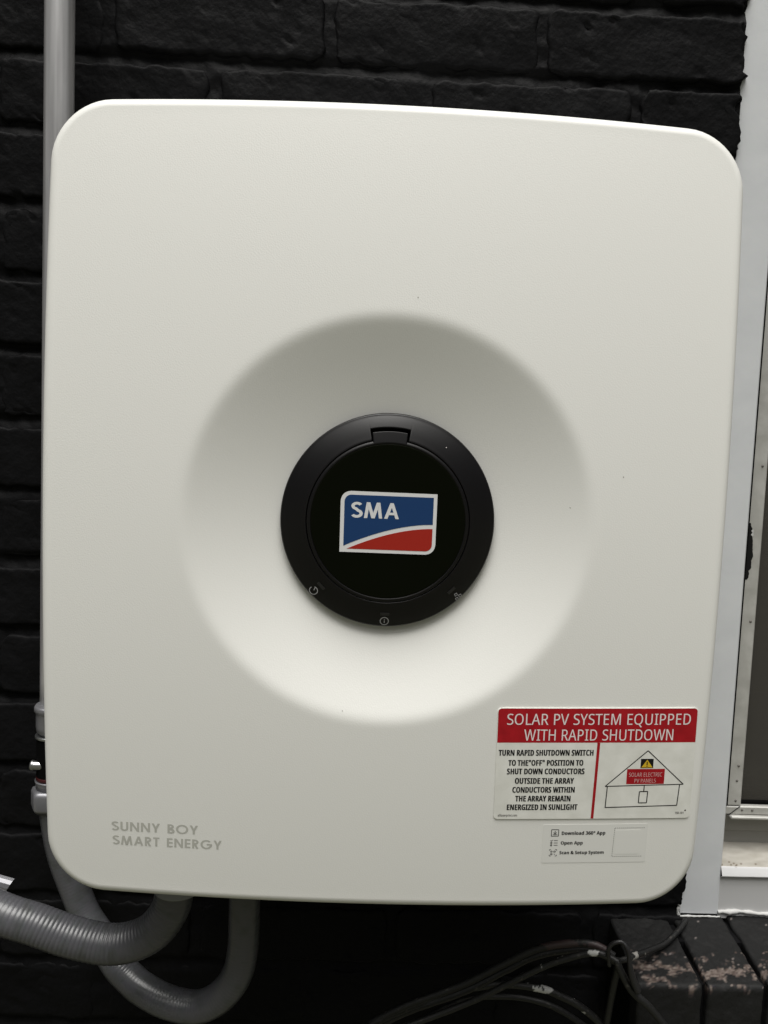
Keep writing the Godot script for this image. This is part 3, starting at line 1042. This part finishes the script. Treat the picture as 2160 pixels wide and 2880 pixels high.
# geometric capitals, 1 unit high; bars are cut level at their ends
func glyph(g: Geo, c: String, at: Vector2, h: float, s: float, z: float) -> float:     # returns the advance
	var bar := func(x0, y0, x1, y1, k):
		var q := PackedVector3Array()
		var wx: float = s * 0.5 * sqrt(1.0 + pow((x1 - x0) / (y1 - y0), 2))
		for e in [[x0 - wx, y0], [x0 + wx, y0], [x1 + wx, y1], [x1 - wx, y1]]:
			q.append(Vector3(at.x + e[0] * h, at.y + e[1] * h, z + k * h * 0.004))
		g.fan(q, Vector3(0, 0, 1))
	var rect := func(x0, y0, x1, y1, k):
		var q := PackedVector3Array()
		for e in [[x0, y0], [x1, y0], [x1, y1], [x0, y1]]:
			q.append(Vector3(at.x + e[0] * h, at.y + e[1] * h, z + k * h * 0.004))
		g.fan(q, Vector3(0, 0, 1))
	var line := func(list: Array, k):
		var q := PackedVector2Array()
		for e in list:
			q.append(at + e * h)
		ribbon(g, q, s * h, z + k * h * 0.004)
	var arc := func(cx, cy, rx, ry, a0, a1) -> Array:
		var q := []
		for k in 25:
			var a := deg_to_rad(lerpf(a0, a1, k / 24.0))
			q.append(Vector2(cx + cos(a) * rx, cy + sin(a) * ry))
		return q
	var i := s * 0.5
	match c:
		"S":
			var up: Array = arc.call(0.27, 0.745, 0.205, 0.255 - i, 28, 255)
			var dn: Array = arc.call(0.26, 0.275, 0.225, 0.275 - i, 72, -152)
			line.call(up + dn, 0)
			return 0.53
		"U":
			bar.call(i, 0.3, i, 1.0, 0)
			bar.call(0.60 - i, 0.3, 0.60 - i, 1.0, 0)
			line.call(arc.call(0.30, 0.30, 0.30 - i, 0.30 - i, 180, 360), 1)
			return 0.60
		"N":
			bar.call(i, 0.0, i, 1.0, 0)
			bar.call(0.70 - i, 0.0, 0.70 - i, 1.0, 0)
			bar.call(i, 1.0, 0.70 - i, 0.0, 1)
			return 0.70
		"Y":
			bar.call(0.30, 0.0, 0.30, 0.46, 0)
			bar.call(0.30, 0.40, 0.07, 1.0, 1)
			bar.call(0.30, 0.40, 0.53, 1.0, 2)
			return 0.60
		"B":
			bar.call(i, 0.0, i, 1.0, 0)
			line.call([Vector2(s, 1.0 - i), Vector2(0.22, 1.0 - i)] + arc.call(0.23, 0.755, 0.17, 0.245 - i, 90, -90) + [Vector2(s, 0.51 + i)], 1)
			line.call([Vector2(s, 0.52), Vector2(0.25, 0.52)] + arc.call(0.26, 0.265, 0.20, 0.265 - i, 90, -90) + [Vector2(s, i)], 2)
			return 0.52
		"O":
			line.call(arc.call(0.46, 0.5, 0.47 - i, 0.515 - i, 0, 360), 0)
			return 0.92
		"M":
			bar.call(i + 0.0, 0.0, 0.20, 1.0, 0)
			bar.call(0.92 - i, 0.0, 0.72, 1.0, 1)
			bar.call(0.21, 1.0, 0.46, 0.0, 2)
			bar.call(0.46, 0.0, 0.71, 1.0, 3)
			return 0.92
		"A":
			bar.call(i, 0.0, 0.37, 1.0, 0)
			bar.call(0.74 - i, 0.0, 0.37, 1.0, 1)
			rect.call(0.20, 0.24, 0.54, 0.24 + s * 0.95, 2)
			return 0.74
		"R":
			bar.call(i, 0.0, i, 1.0, 0)
			line.call([Vector2(s, 1.0 - i), Vector2(0.22, 1.0 - i)] + arc.call(0.24, 0.725, 0.19, 0.275 - i, 90, -90) + [Vector2(s, 0.45 + i)], 1)
			bar.call(0.50 - i, 0.0, 0.22, 0.48, 2)
			return 0.54
		"T":
			rect.call(0.0, 1.0 - s, 0.50, 1.0, 0)
			bar.call(0.25, 0.0, 0.25, 1.0 - s, 0)
			return 0.50
		"E":
			bar.call(i, 0.0, i, 1.0, 0)
			for y in [0.0, 0.5 - i, 1.0 - s]:
				rect.call(s, y, 0.46, y + s, 0)
			return 0.47
		"G":
			line.call(arc.call(0.47, 0.5, 0.47 - i, 0.515 - i, 45, 352), 0)
			rect.call(0.50, 0.42, 0.93, 0.42 + s, 1)
			return 0.94
	return 0.34

func word(g: Geo, text: String, x0: float, x1: float, base: float, h: float, s: float, z: float, gap := 0.10):
	var w := -gap
	var probe := Geo.new()
	for c in text:
		w += glyph(probe, c, Vector2.ZERO, 1.0, s, 0.0) + gap
	var k := (x1 - x0) / (w * h)
	var at := g.V.size()
	var x := 0.0
	for c in text:
		x += glyph(g, c, Vector2(x * h, 0), h, s, z) + gap
	for q in range(at, g.V.size()):
		g.V[q].x = x0 + g.V[q].x * k
		g.V[q].y += base

func rounded(points: Array, radii: Array) -> PackedVector2Array:
	var out := PackedVector2Array()
	var n := points.size()
	for k in n:
		var p: Vector2 = points[k]
		var r: float = radii[k]
		if r <= 0.0:
			out.append(p)
			continue
		var d0: Vector2 = (points[(k + n - 1) % n] - p).normalized()
		var d1: Vector2 = (points[(k + 1) % n] - p).normalized()
		for q in 10:
			var f := q / 9.0
			out.append((p + d0 * r) * (1 - f) * (1 - f) + p * 2.0 * f * (1 - f) * 0.82 + (p + d0 * r) * 2.0 * f * (1 - f) * 0.09 + (p + d1 * r) * 2.0 * f * (1 - f) * 0.09 + (p + d1 * r) * f * f)
	return out

func slab(points: PackedVector2Array, z0: float, z1: float) -> Geo:
	var g := Geo.new()
	g.poly(points, z1)
	var a := PackedVector3Array()
	var b := PackedVector3Array()
	for p in points:
		a.append(Vector3(p.x, p.y, z0))
		b.append(Vector3(p.x, p.y, z1))
	g.grid([a, b], true)
	return g

func logo(d: Node3D):
	var z := 0.2276
	var o := slab(rounded([Vector2(-0.0347, 0.0206), Vector2(0.0366, 0.0204), Vector2(0.0366, -0.0247), Vector2(-0.0343, -0.0247)], [0.0075, 0.0, 0.0075, 0.0]), z - 0.0004, z + 0.0002)
	part("logo_plate", o, M.logo_white, d, false)
	var blue := rounded([Vector2(-0.0318, 0.0180), Vector2(0.0340, 0.0178)], [0.0052, 0.0])
	var red := PackedVector2Array()
	var n := 24
	var upper := func(f): return Vector2(lerpf(0.0340, -0.0316, f), -0.0023 - 0.0178 * pow(f, 1.75))
	# two of the corners are rounded: top left of the blue field, bottom right of the red one
	blue = PackedVector2Array()
	for k in 10:
		var a := PI - PI / 2 * k / 9.0
		blue.append(Vector2(-0.0318 + 0.0050, 0.0179 - 0.0050) + Vector2(cos(a), sin(a)) * 0.0050)
	blue.append(Vector2(0.0340, 0.0178))
	for k in n + 1:
		blue.append(upper.call(k / float(n)))
	part("logo_blue_field", slab(blue, z, z + 0.00032), M.logo_blue, d, false)
	for k in n + 1:
		var f := 1.0 - k / float(n)
		red.append(Vector2(lerpf(0.0340, -0.0290, f), -0.0054 - 0.0168 * pow(f, 1.75)))
	for k in 10:
		var a := -PI / 2 * k / 9.0
		red.append(Vector2(0.0340 - 0.0050, -0.0222 + 0.0050) + Vector2(cos(a), sin(a)) * 0.0050)
	part("logo_red_field", slab(red, z, z + 0.00032), M.logo_red, d, false)
	var g := Geo.new()
	word(g, "SMA", -0.0264, 0.0087, 0.0010, 0.0117, 0.165, z + 0.00036, 0.10)
	part("logo_letters", g, M.logo_white, d, false)

func lettering(t: Node3D):
	for q in [["SUNNY BOY", 64.9, -0.1965, -0.2392, 7.4], ["SMART ENERGY", 82.2, -0.1960, -0.2506, 7.4]]:
		var g := Geo.new()
		word(g, q[0], 0.0, q[1], 0.0, q[4], 0.165, 0.10, 0.13)
		part("lettering", on_face(g, Vector2(q[2], q[3]), -0.0150), M.deboss, t, false)

# type for the print on labels: set in a system face, fitted between two ends on a base line
func type(g: Geo, text: String, x0: float, x1: float, base: float, cap: float, z: float, weight := 400, slant := 0.0):
	var f := SystemFont.new()
	f.font_names = PackedStringArray(["Droid Sans"])
	f.font_weight = weight
	var meshes := []
	for s in ["H", text]:
		var tm := TextMesh.new()
		tm.font = f
		tm.font_size = 64
		tm.pixel_size = 0.01
		tm.depth = 0.0
		tm.curve_step = 1.0
		tm.text = s
		meshes.append(tm.get_mesh_arrays())
	var lo := 1e9
	var hi := -1e9
	for v in meshes[0][Mesh.ARRAY_VERTEX]:
		lo = minf(lo, v.y)
		hi = maxf(hi, v.y)
	var left := 1e9
	var right := -1e9
	for v in meshes[1][Mesh.ARRAY_VERTEX]:
		left = minf(left, v.x)
		right = maxf(right, v.x)
	var at := g.V.size()
	for v in meshes[1][Mesh.ARRAY_VERTEX]:
		var y: float = (v.y - lo) / (hi - lo) * cap
		g.V.append(Vector3(x0 + (v.x - left) / (right - left) * (x1 - x0) + y * slant, base + y, z))
		g.C.append(Color.WHITE)
	var ix = meshes[1][Mesh.ARRAY_INDEX]
	var tris := PackedInt32Array()
	if ix == null or ix.size() == 0:
		for k in g.V.size() - at:
			tris.append(at + k)
	else:
		for k in ix:
			tris.append(at + k)
	g.orient(tris, at, Vector3(0, 0, 1))

func sheet(w0: float, w1: float, h0: float, h1: float, z: float, r := 0.0, deep := 0.0, square_foot := false) -> Geo:     # a thin sheet, fine enough to follow the cover
	var g := Geo.new()
	var rows := []
	var ny := maxi(2, int(absf(h1 - h0) / 4.0) + 1)
	var nx := maxi(2, int(absf(w1 - w0) / 6.0) + 1)
	var ys := []
	for k in (6 if r > 0.0 and not square_foot else 0):
		ys.append(h0 + r * (1.0 - cos(k / 6.0 * PI / 2.0)))
	for j in ny + 1:
		var y := lerpf(h0 if square_foot else h0 + r, h1 - r, j / float(ny))
		ys.append(y)
	for k in (6 if r > 0.0 else 0):
		ys.append(h1 - r * (1.0 - cos((5 - k) / 6.0 * PI / 2.0)))
	for y in ys:
		var cut := 0.0
		var e := minf(1e9 if square_foot else y - h0, h1 - y)
		if e < r:
			cut = r - sqrt(maxf(0.0, r * r - (r - e) * (r - e)))
		var row := PackedVector3Array()
		if deep > 0.0:
			row.append(Vector3(w0 + cut, y, z - deep))
		for i in nx + 1:
			row.append(Vector3(lerpf(w0 + cut, w1 - cut, i / float(nx)), y, z))
		if deep > 0.0:
			row.append(Vector3(w1 - cut, y, z - deep))
		rows.append(row)
	if deep > 0.0:
		for e in [0, rows.size() - 1]:
			var row := PackedVector3Array()
			for v in rows[e]:
				row.append(Vector3(v.x, v.y, z - deep))
			if e == 0:
				rows.push_front(row)
			else:
				rows.append(row)
	g.grid(rows, false, Vector3(0, 0, 1))
	return g

func strokes(list: Array, w: float, z: float) -> Geo:
	var g := Geo.new()
	for l in list:
		for k in range(0, l.size() - 2, 2):
			ribbon(g, PackedVector2Array([Vector2(l[k], l[k + 1]), Vector2(l[k + 2], l[k + 3])]), w, z + 0.01 * (k % 4))
	return g

func warning_sign(t: Node3D):
	var s := Node3D.new()
	s.name = "warning_sign"
	t.add_child(s, true)
	s.set_meta("label", "red and white solar shutdown warning sign")
	var at := Vector2(0.1619, -0.1745)
	var turn := deg_to_rad(1.35)
	var put := func(called: String, g: Geo, m: Material):
		part(called, on_face(g, at, turn), m, s, false)
	put.call("plate", sheet(-75.6, 75.4, -44.4, 43.9, 0.75, 3.0, 0.75), M.sign)
	put.call("heading_band", sheet(-75.3, 75.1, 17.0, 43.6, 0.80, 2.6, 0.0, true), M.sign_red)
	var g := Geo.new()
	type(g, "SOLAR PV SYSTEM EQUIPPED", -68.5, 70.2, 31.0, 8.6, 0.90)
	type(g, "WITH RAPID SHUTDOWN", -55.4, 57.6, 18.7, 8.7, 0.90)
	put.call("heading", g, M.sign_header)
	g = Geo.new()
	var y := 6.8
	for q in [["TURN RAPID SHUTDOWN SWITCH", -73.8, -2.4, 6.8], ["TO THE\"OFF\" POSITION TO", -66.2, -9.7, -1.2], ["SHUT DOWN CONDUCTORS", -66.9, -8.4, -8.0], ["OUTSIDE THE ARRAY", -60.6, -16.0, -15.6], ["CONDUCTORS WITHIN", -62.2, -15.0, -22.8], ["THE ARRAY REMAIN", -59.7, -17.8, -29.9], ["ENERGIZED IN SUNLIGHT", -65.8, -12.1, -36.9]]:
		for k in 3:
			type(g, q[0], q[1] + 0.13 * (k - 1), q[2] + 0.13 * (k - 1), q[3], 4.5, 0.86 + 0.015 * k, 700)
	put.call("instructions", g, M.sign_black)
	g = Geo.new()
	type(g, "alllaserprint.com", -72.5, -57.8, -42.2, 1.9, 0.86, 700)
	type(g, "150-181", 63.7, 70.5, -41.0, 1.8, 0.86, 700)
	put.call("small_print", g, M.sign_grey)
	g = Geo.new()
	var rows := []
	for k in 17:
		var f := k / 16.0
		rows.append(PackedVector3Array([Vector3(lerpf(0.2, -1.3, f), lerpf(16.9, -44.2, f), 0.80), Vector3(lerpf(2.4, 0.8, f), lerpf(16.9, -44.2, f), 0.80)]))
	g.grid(rows, false, Vector3(0, 0, 1))
	put.call("divider", g, M.sign_red)
	put.call("house_drawing", strokes([[8.2, -18.0, 39.3, 10.5, 68.4, -16.7, 8.2, -18.0], [9.9, -18.0, 9.3, -35.2, 64.7, -33.9, 65.6, -16.9], [38.3, -17.5, 38.2, -22.3], [34.9, -22.4, 41.3, -22.3, 41.0, -31.6, 34.7, -31.6, 34.9, -22.4]], 0.75, 0.84), M.sign_black)
	put.call("symbol_panel", sheet(34.3, 44.1, -3.5, 4.0, 0.80), M.sign_black)
	g = Geo.new()
	g.poly(PackedVector2Array([Vector2(39.2, 3.3), Vector2(34.9, -2.9), Vector2(43.6, -2.9)]), 0.86)
	put.call("warning_triangle", g, M.sign_yellow)
	put.call("exclamation_mark", strokes([[39.25, 1.6, 39.2, -1.0], [39.2, -1.6, 39.2, -2.3]], 0.8, 0.92), M.sign_black)
	put.call("panel_plate", sheet(24.2, 53.3, -16.3, -4.1, 0.80), M.sign_red)
	g = Geo.new()
	type(g, "SOLAR ELECTRIC", 25.9, 51.4, -10.3, 3.3, 0.86)
	type(g, "PV PANELS", 30.4, 46.9, -15.1, 3.1, 0.86)
	put.call("panel_plate_text", g, M.sign_pink)
	g = Geo.new()
	g.lathe(Vector3(71.7, -38.1, 0.8), Vector3(0, 0, 1), [[0.65, 0.0], [0.5, 0.15], [0.0, 0.2]], 14)
	for q in [[-40, 38.5, 2.2, 1.0], [27, 19.5, 2.6, 2.8], [48, 21, 0.9, 2.0], [32, 34.5, 2.4, 1.2], [29, 17.0, 1.5, 0.7], [55.2, -8.6, 1.4, 0.45], [48.6, -0.6, 0.35, 0.6], [60, 7.2, 1.4, 0.4], [64, 6.0, 0.5, 0.5], [22, 13.0, 1.2, 0.4], [26, 10.6, 0.5, 0.3], [54, 13.5, 0.7, 0.3], [-46, -32.2, 2.0, 0.6], [-69, -39.6, 0.6, 0.4], [-64, -39.0, 0.35, 0.4], [-74.6, -27, 0.5, 1.4], [-45.5, -24.6, 0.6, 0.6]]:
		var blob := PackedVector2Array()
		for k in 12:
			var a := TAU * k / 12.0
			blob.append(Vector2(q[0] + cos(a) * q[2] * (0.7 + 0.7 * absf(fine.get_noise_2d(q[0] + cos(a), sin(a)))), q[1] + sin(a) * q[3]))
		g.poly(blob, 0.97)
	put.call("dirt_marks", g, M.sign_smear if M.has("sign_smear") else smear())

func smear() -> StandardMaterial3D:
	var m := mat(Color(0.06, 0.045, 0.035), 0.9, 0.0, 0.1)
	m.transparency = BaseMaterial3D.TRANSPARENCY_ALPHA
	m.albedo_color.a = 0.45
	M.sign_smear = m
	return m

func setup_label(t: Node3D):
	var s := Node3D.new()
	s.name = "setup_label"
	t.add_child(s, true)
	s.set_meta("label", "small white app setup label under the warning sign")
	var at := Vector2(0.1667, -0.2386)
	var turn := deg_to_rad(1.5)
	var put := func(called: String, g: Geo, m: Material):
		part(called, on_face(g, at, turn), m, s, false)
	put.call("sticker", sheet(-40.3, 40.6, -16.5, 15.6, 0.16, 1.0, 0.16), M.sticker)
	var g := Geo.new()
	for k in 3:
		var e := 0.07 * (k - 1)
		type(g, "Download 360° App", -25.8 + e, 7.8 + e, 7.0, 2.8, 0.24 + 0.01 * k, 700)
		type(g, "Open App", -26.1 + e, -9.2 + e, -1.1, 2.7, 0.24 + 0.01 * k, 700)
		type(g, "Scan & Setup System", -26.7 + e, 7.6 + e, -9.2, 2.6, 0.24 + 0.01 * k, 700)
	put.call("instructions", g, M.sign_black)
	put.call("download_symbol", strokes([[-33.8, 11.4, -28.3, 11.4, -28.3, 6.0, -33.8, 6.0, -33.8, 11.4], [-31.0, 10.3, -31.0, 8.0], [-32.2, 9.1, -31.0, 7.9, -29.8, 9.1], [-32.8, 7.2, -29.2, 7.2]], 0.5, 0.24), M.sign_black)
	put.call("list_symbol", strokes([[-34.2, 2.4, -33.5, 1.8, -32.4, 2.8], [-31.6, 2.3, -28.6, 2.3], [-34.0, 0.9, -33.0, 0.9, -33.0, -0.1, -34.0, -0.1, -34.0, 0.9], [-31.6, 0.3, -28.6, 0.3], [-34.0, -1.1, -33.0, -1.1, -33.0, -2.1, -34.0, -2.1, -34.0, -1.1], [-31.6, -1.6, -28.6, -1.6]], 0.45, 0.24), M.sign_black)
	put.call("scan_symbol", strokes([[-34.6, -6.2, -34.6, -5.2, -33.4, -5.2], [-30.2, -5.2, -29.0, -5.2, -29.0, -6.2], [-34.6, -9.6, -34.6, -10.6, -33.4, -10.6], [-30.2, -10.6, -29.0, -10.6, -29.0, -9.6], [-33.6, -6.4, -32.4, -6.4, -32.4, -7.4, -33.6, -7.4, -33.6, -6.4], [-31.2, -6.4, -30.0, -6.4, -30.0, -7.4, -31.2, -7.4, -31.2, -6.4], [-33.6, -8.6, -32.4, -8.6, -32.4, -9.6, -33.6, -9.6, -33.6, -8.6], [-31.0, -8.8, -30.2, -9.5]], 0.42, 0.24), M.sign_black)
	var dash := []
	for k in 15:
		var f := (k + 0.15) / 15.0
		var e := (k + 0.7) / 15.0
		dash.append([lerpf(15.0, 38.6, f), 12.3, lerpf(15.0, 38.6, e), 12.3])
		dash.append([lerpf(14.2, 37.8, f), -11.6, lerpf(14.2, 37.8, e), -11.6])
		dash.append([lerpf(15.0, 14.2, f), lerpf(12.3, -11.6, f), lerpf(15.0, 14.2, e), lerpf(12.3, -11.6, e)])
	put.call("dashed_frame", strokes(dash, 0.4, 0.24), M.sign_grey)
	put.call("blank_patch", sheet(15.9, 35.4, -9.6, 10.6, 0.26, 0.6, 0.1), M.sticker)

# ------------------------------------------------------------------ cables
func cable(label: String, flat: Array, r: float, chips: Array, seed_at: float):
	var o := Geo.new()
	var tone := func(run, a):
		var c := Color(0.011, 0.0105, 0.0105)
		var n := mid.get_noise_3d(run * 1.6, cos(a) * 0.006 + seed_at, sin(a) * 0.006)
		if fine.get_noise_3d(run * 0.8, cos(a) * 0.004 + seed_at, sin(a) * 0.004) > 0.5:
			c = Color(0.05, 0.046, 0.042)
		for q in chips:
			if run > q[0] and run < q[1] and n > q[2]:
				c = q[3]
		return c
	o.tube(spline(flat, 0.0012), 16, func(run, _a): return 0.86 * r * (1.0 + 0.10 * mid.get_noise_2d(run * 1.2, seed_at)), tone)
	var m := MeshInstance3D.new()
	m.name = numbered("cable", self)
	m.mesh = o.build()
	m.mesh.surface_set_material(0, M.cable)
	add_child(m, true)
	tag(m, label, "cable", "painted black cables under the box")

func cables():
	var white := Color(0.50, 0.50, 0.49)
	var rust := Color(0.045, 0.031, 0.028)
	cable("topmost black cable of the bundle, its crest faded reddish brown", [-0.42, -1.36, 0.02, -0.40, -0.95, 0.02, -0.30, -0.74, 0.02, -0.16, -0.63, 0.03, -0.08, -0.584, 0.04, -0.0058, -0.542, 0.05, 0.009, -0.5293, 0.055, 0.0432, -0.506, 0.06, 0.0992, -0.4784, 0.065, 0.1391, -0.4519, 0.07, 0.1668, -0.4334, 0.075, 0.1971, -0.423, 0.08, 0.2224, -0.4202, 0.085, 0.2409, -0.428, 0.09], 0.0042, [[1.216, 1.286, -0.1, rust]], 1.0)
	cable("black cable lying tight under the topmost cable of the bundle", [-0.41, -1.36, 0.032, -0.39, -0.95, 0.032, -0.29, -0.744, 0.025, -0.15, -0.634, 0.03, -0.075, -0.586, 0.04, -0.0021, -0.5448, 0.048, 0.0156, -0.5329, 0.0530, 0.0505, -0.5108, 0.0585, 0.1028, -0.4851, 0.0640, 0.1417, -0.4597, 0.068, 0.1699, -0.4407, 0.0727, 0.1999, -0.4301, 0.0785, 0.2222, -0.4268, 0.083, 0.2429, -0.4343, 0.088], 0.0044, [], 2.0)
	cable("thin black cable with white paint flecks on its crest just below the bundle", [-0.36, -1.36, 0.03, -0.35, -0.95, 0.03, -0.25, -0.72, 0.04, -0.12, -0.615, 0.05, -0.05, -0.572, 0.06, 0.0049, -0.5373, 0.07, 0.043, -0.518, 0.0733, 0.098, -0.4915, 0.0767, 0.1242, -0.4755, 0.08, 0.1503, -0.4581, 0.0833, 0.1759, -0.4416, 0.0867, 0.2014, -0.4293, 0.09, 0.2205, -0.423, 0.0933, 0.233, -0.424, 0.0967, 0.2414, -0.4272, 0.1], 0.0036, [[1.174, 1.239, 0.28, white]], 3.0)
	cable("black cable arching down with long white paint chips along its back", [-0.02, -0.549, 0.055, 0.03, -0.517, 0.058, 0.0751, -0.4966, 0.06, 0.0997, -0.4869, 0.0611, 0.1134, -0.4827, 0.0622, 0.1341, -0.4784, 0.0633, 0.1591, -0.4785, 0.0644, 0.183, -0.4817, 0.0656, 0.2, -0.488, 0.0667, 0.2186, -0.497, 0.0678, 0.239, -0.5135, 0.0689, 0.2512, -0.5282, 0.07, 0.275, -0.58, 0.07, 0.30, -0.75, 0.05, 0.30, -1.36, 0.04], 0.0042, [[0.20, 0.295, 0.22, white]], 4.0)
	cable("dim black cable nearest the wall, arching below the white chipped one", [-0.06, -0.63, 0.02, 0.03, -0.565, 0.03, 0.0869, -0.53, 0.03, 0.1126, -0.5187, 0.03, 0.1417, -0.5157, 0.03, 0.171, -0.5174, 0.03, 0.2013, -0.5258, 0.03, 0.2318, -0.5438, 0.03, 0.2506, -0.5602, 0.03, 0.27, -0.60, 0.03, 0.28, -0.75, 0.03, 0.275, -1.36, 0.02], 0.0036, [], 5.0)
	cable("black cable dropping from the tie to the right in front of the brick sill", [0.2403, -0.4258, 0.1, 0.244, -0.4351, 0.102, 0.2555, -0.4534, 0.104, 0.2703, -0.4656, 0.106, 0.2854, -0.482, 0.108, 0.2945, -0.4954, 0.11, 0.315, -0.54, 0.11, 0.345, -0.70, 0.08, 0.34, -1.36, 0.05], 0.0042, [], 6.0)
	cable("dim black cable hanging straight down from the tie left of the sill", [0.243, -0.4286, 0.096, 0.2465, -0.4463, 0.085, 0.2451, -0.472, 0.08, 0.2445, -0.4985, 0.075, 0.2446, -0.5208, 0.07, 0.245, -0.57, 0.065, 0.25, -0.80, 0.04, 0.25, -1.36, 0.03], 0.0040, [], 7.0)
	cable("short black cable rising from the tie over the brick sill to the casing", [0.2395, -0.4280, 0.098, 0.2520, -0.4295, 0.0920, 0.2663, -0.4325, 0.0808, 0.2867, -0.4385, 0.0636, 0.3077, -0.4430, 0.0464, 0.3274, -0.4414, 0.0292, 0.3450, -0.4400, 0.010], 0.0034, [[0.012, 0.05, 0.15, Color(0.3, 0.29, 0.27)]], 8.0)
	var o := Geo.new()
	o.tube(spline([0.2345, -0.4330, 0.097, 0.2315, -0.4164, 0.1, 0.2329, -0.4105, 0.1007, 0.2369, -0.4068, 0.1014, 0.2438, -0.4061, 0.1021, 0.2484, -0.4123, 0.1055, 0.2500, -0.4242, 0.1075, 0.2535, -0.4378, 0.1083, 0.2590, -0.4500, 0.109], 0.0012), 10, func(r, _a): return 0.0021 + 0.0012 * smoothstep(0.05, 0.07, r))
	var m := MeshInstance3D.new()
	m.name = "cable_tie"
	m.mesh = o.build()
	m.mesh.surface_set_material(0, M.black_plastic_soft)
	add_child(m, true)
	tag(m, "looped black tie holding the cables together left of the brick sill", "cable tie")
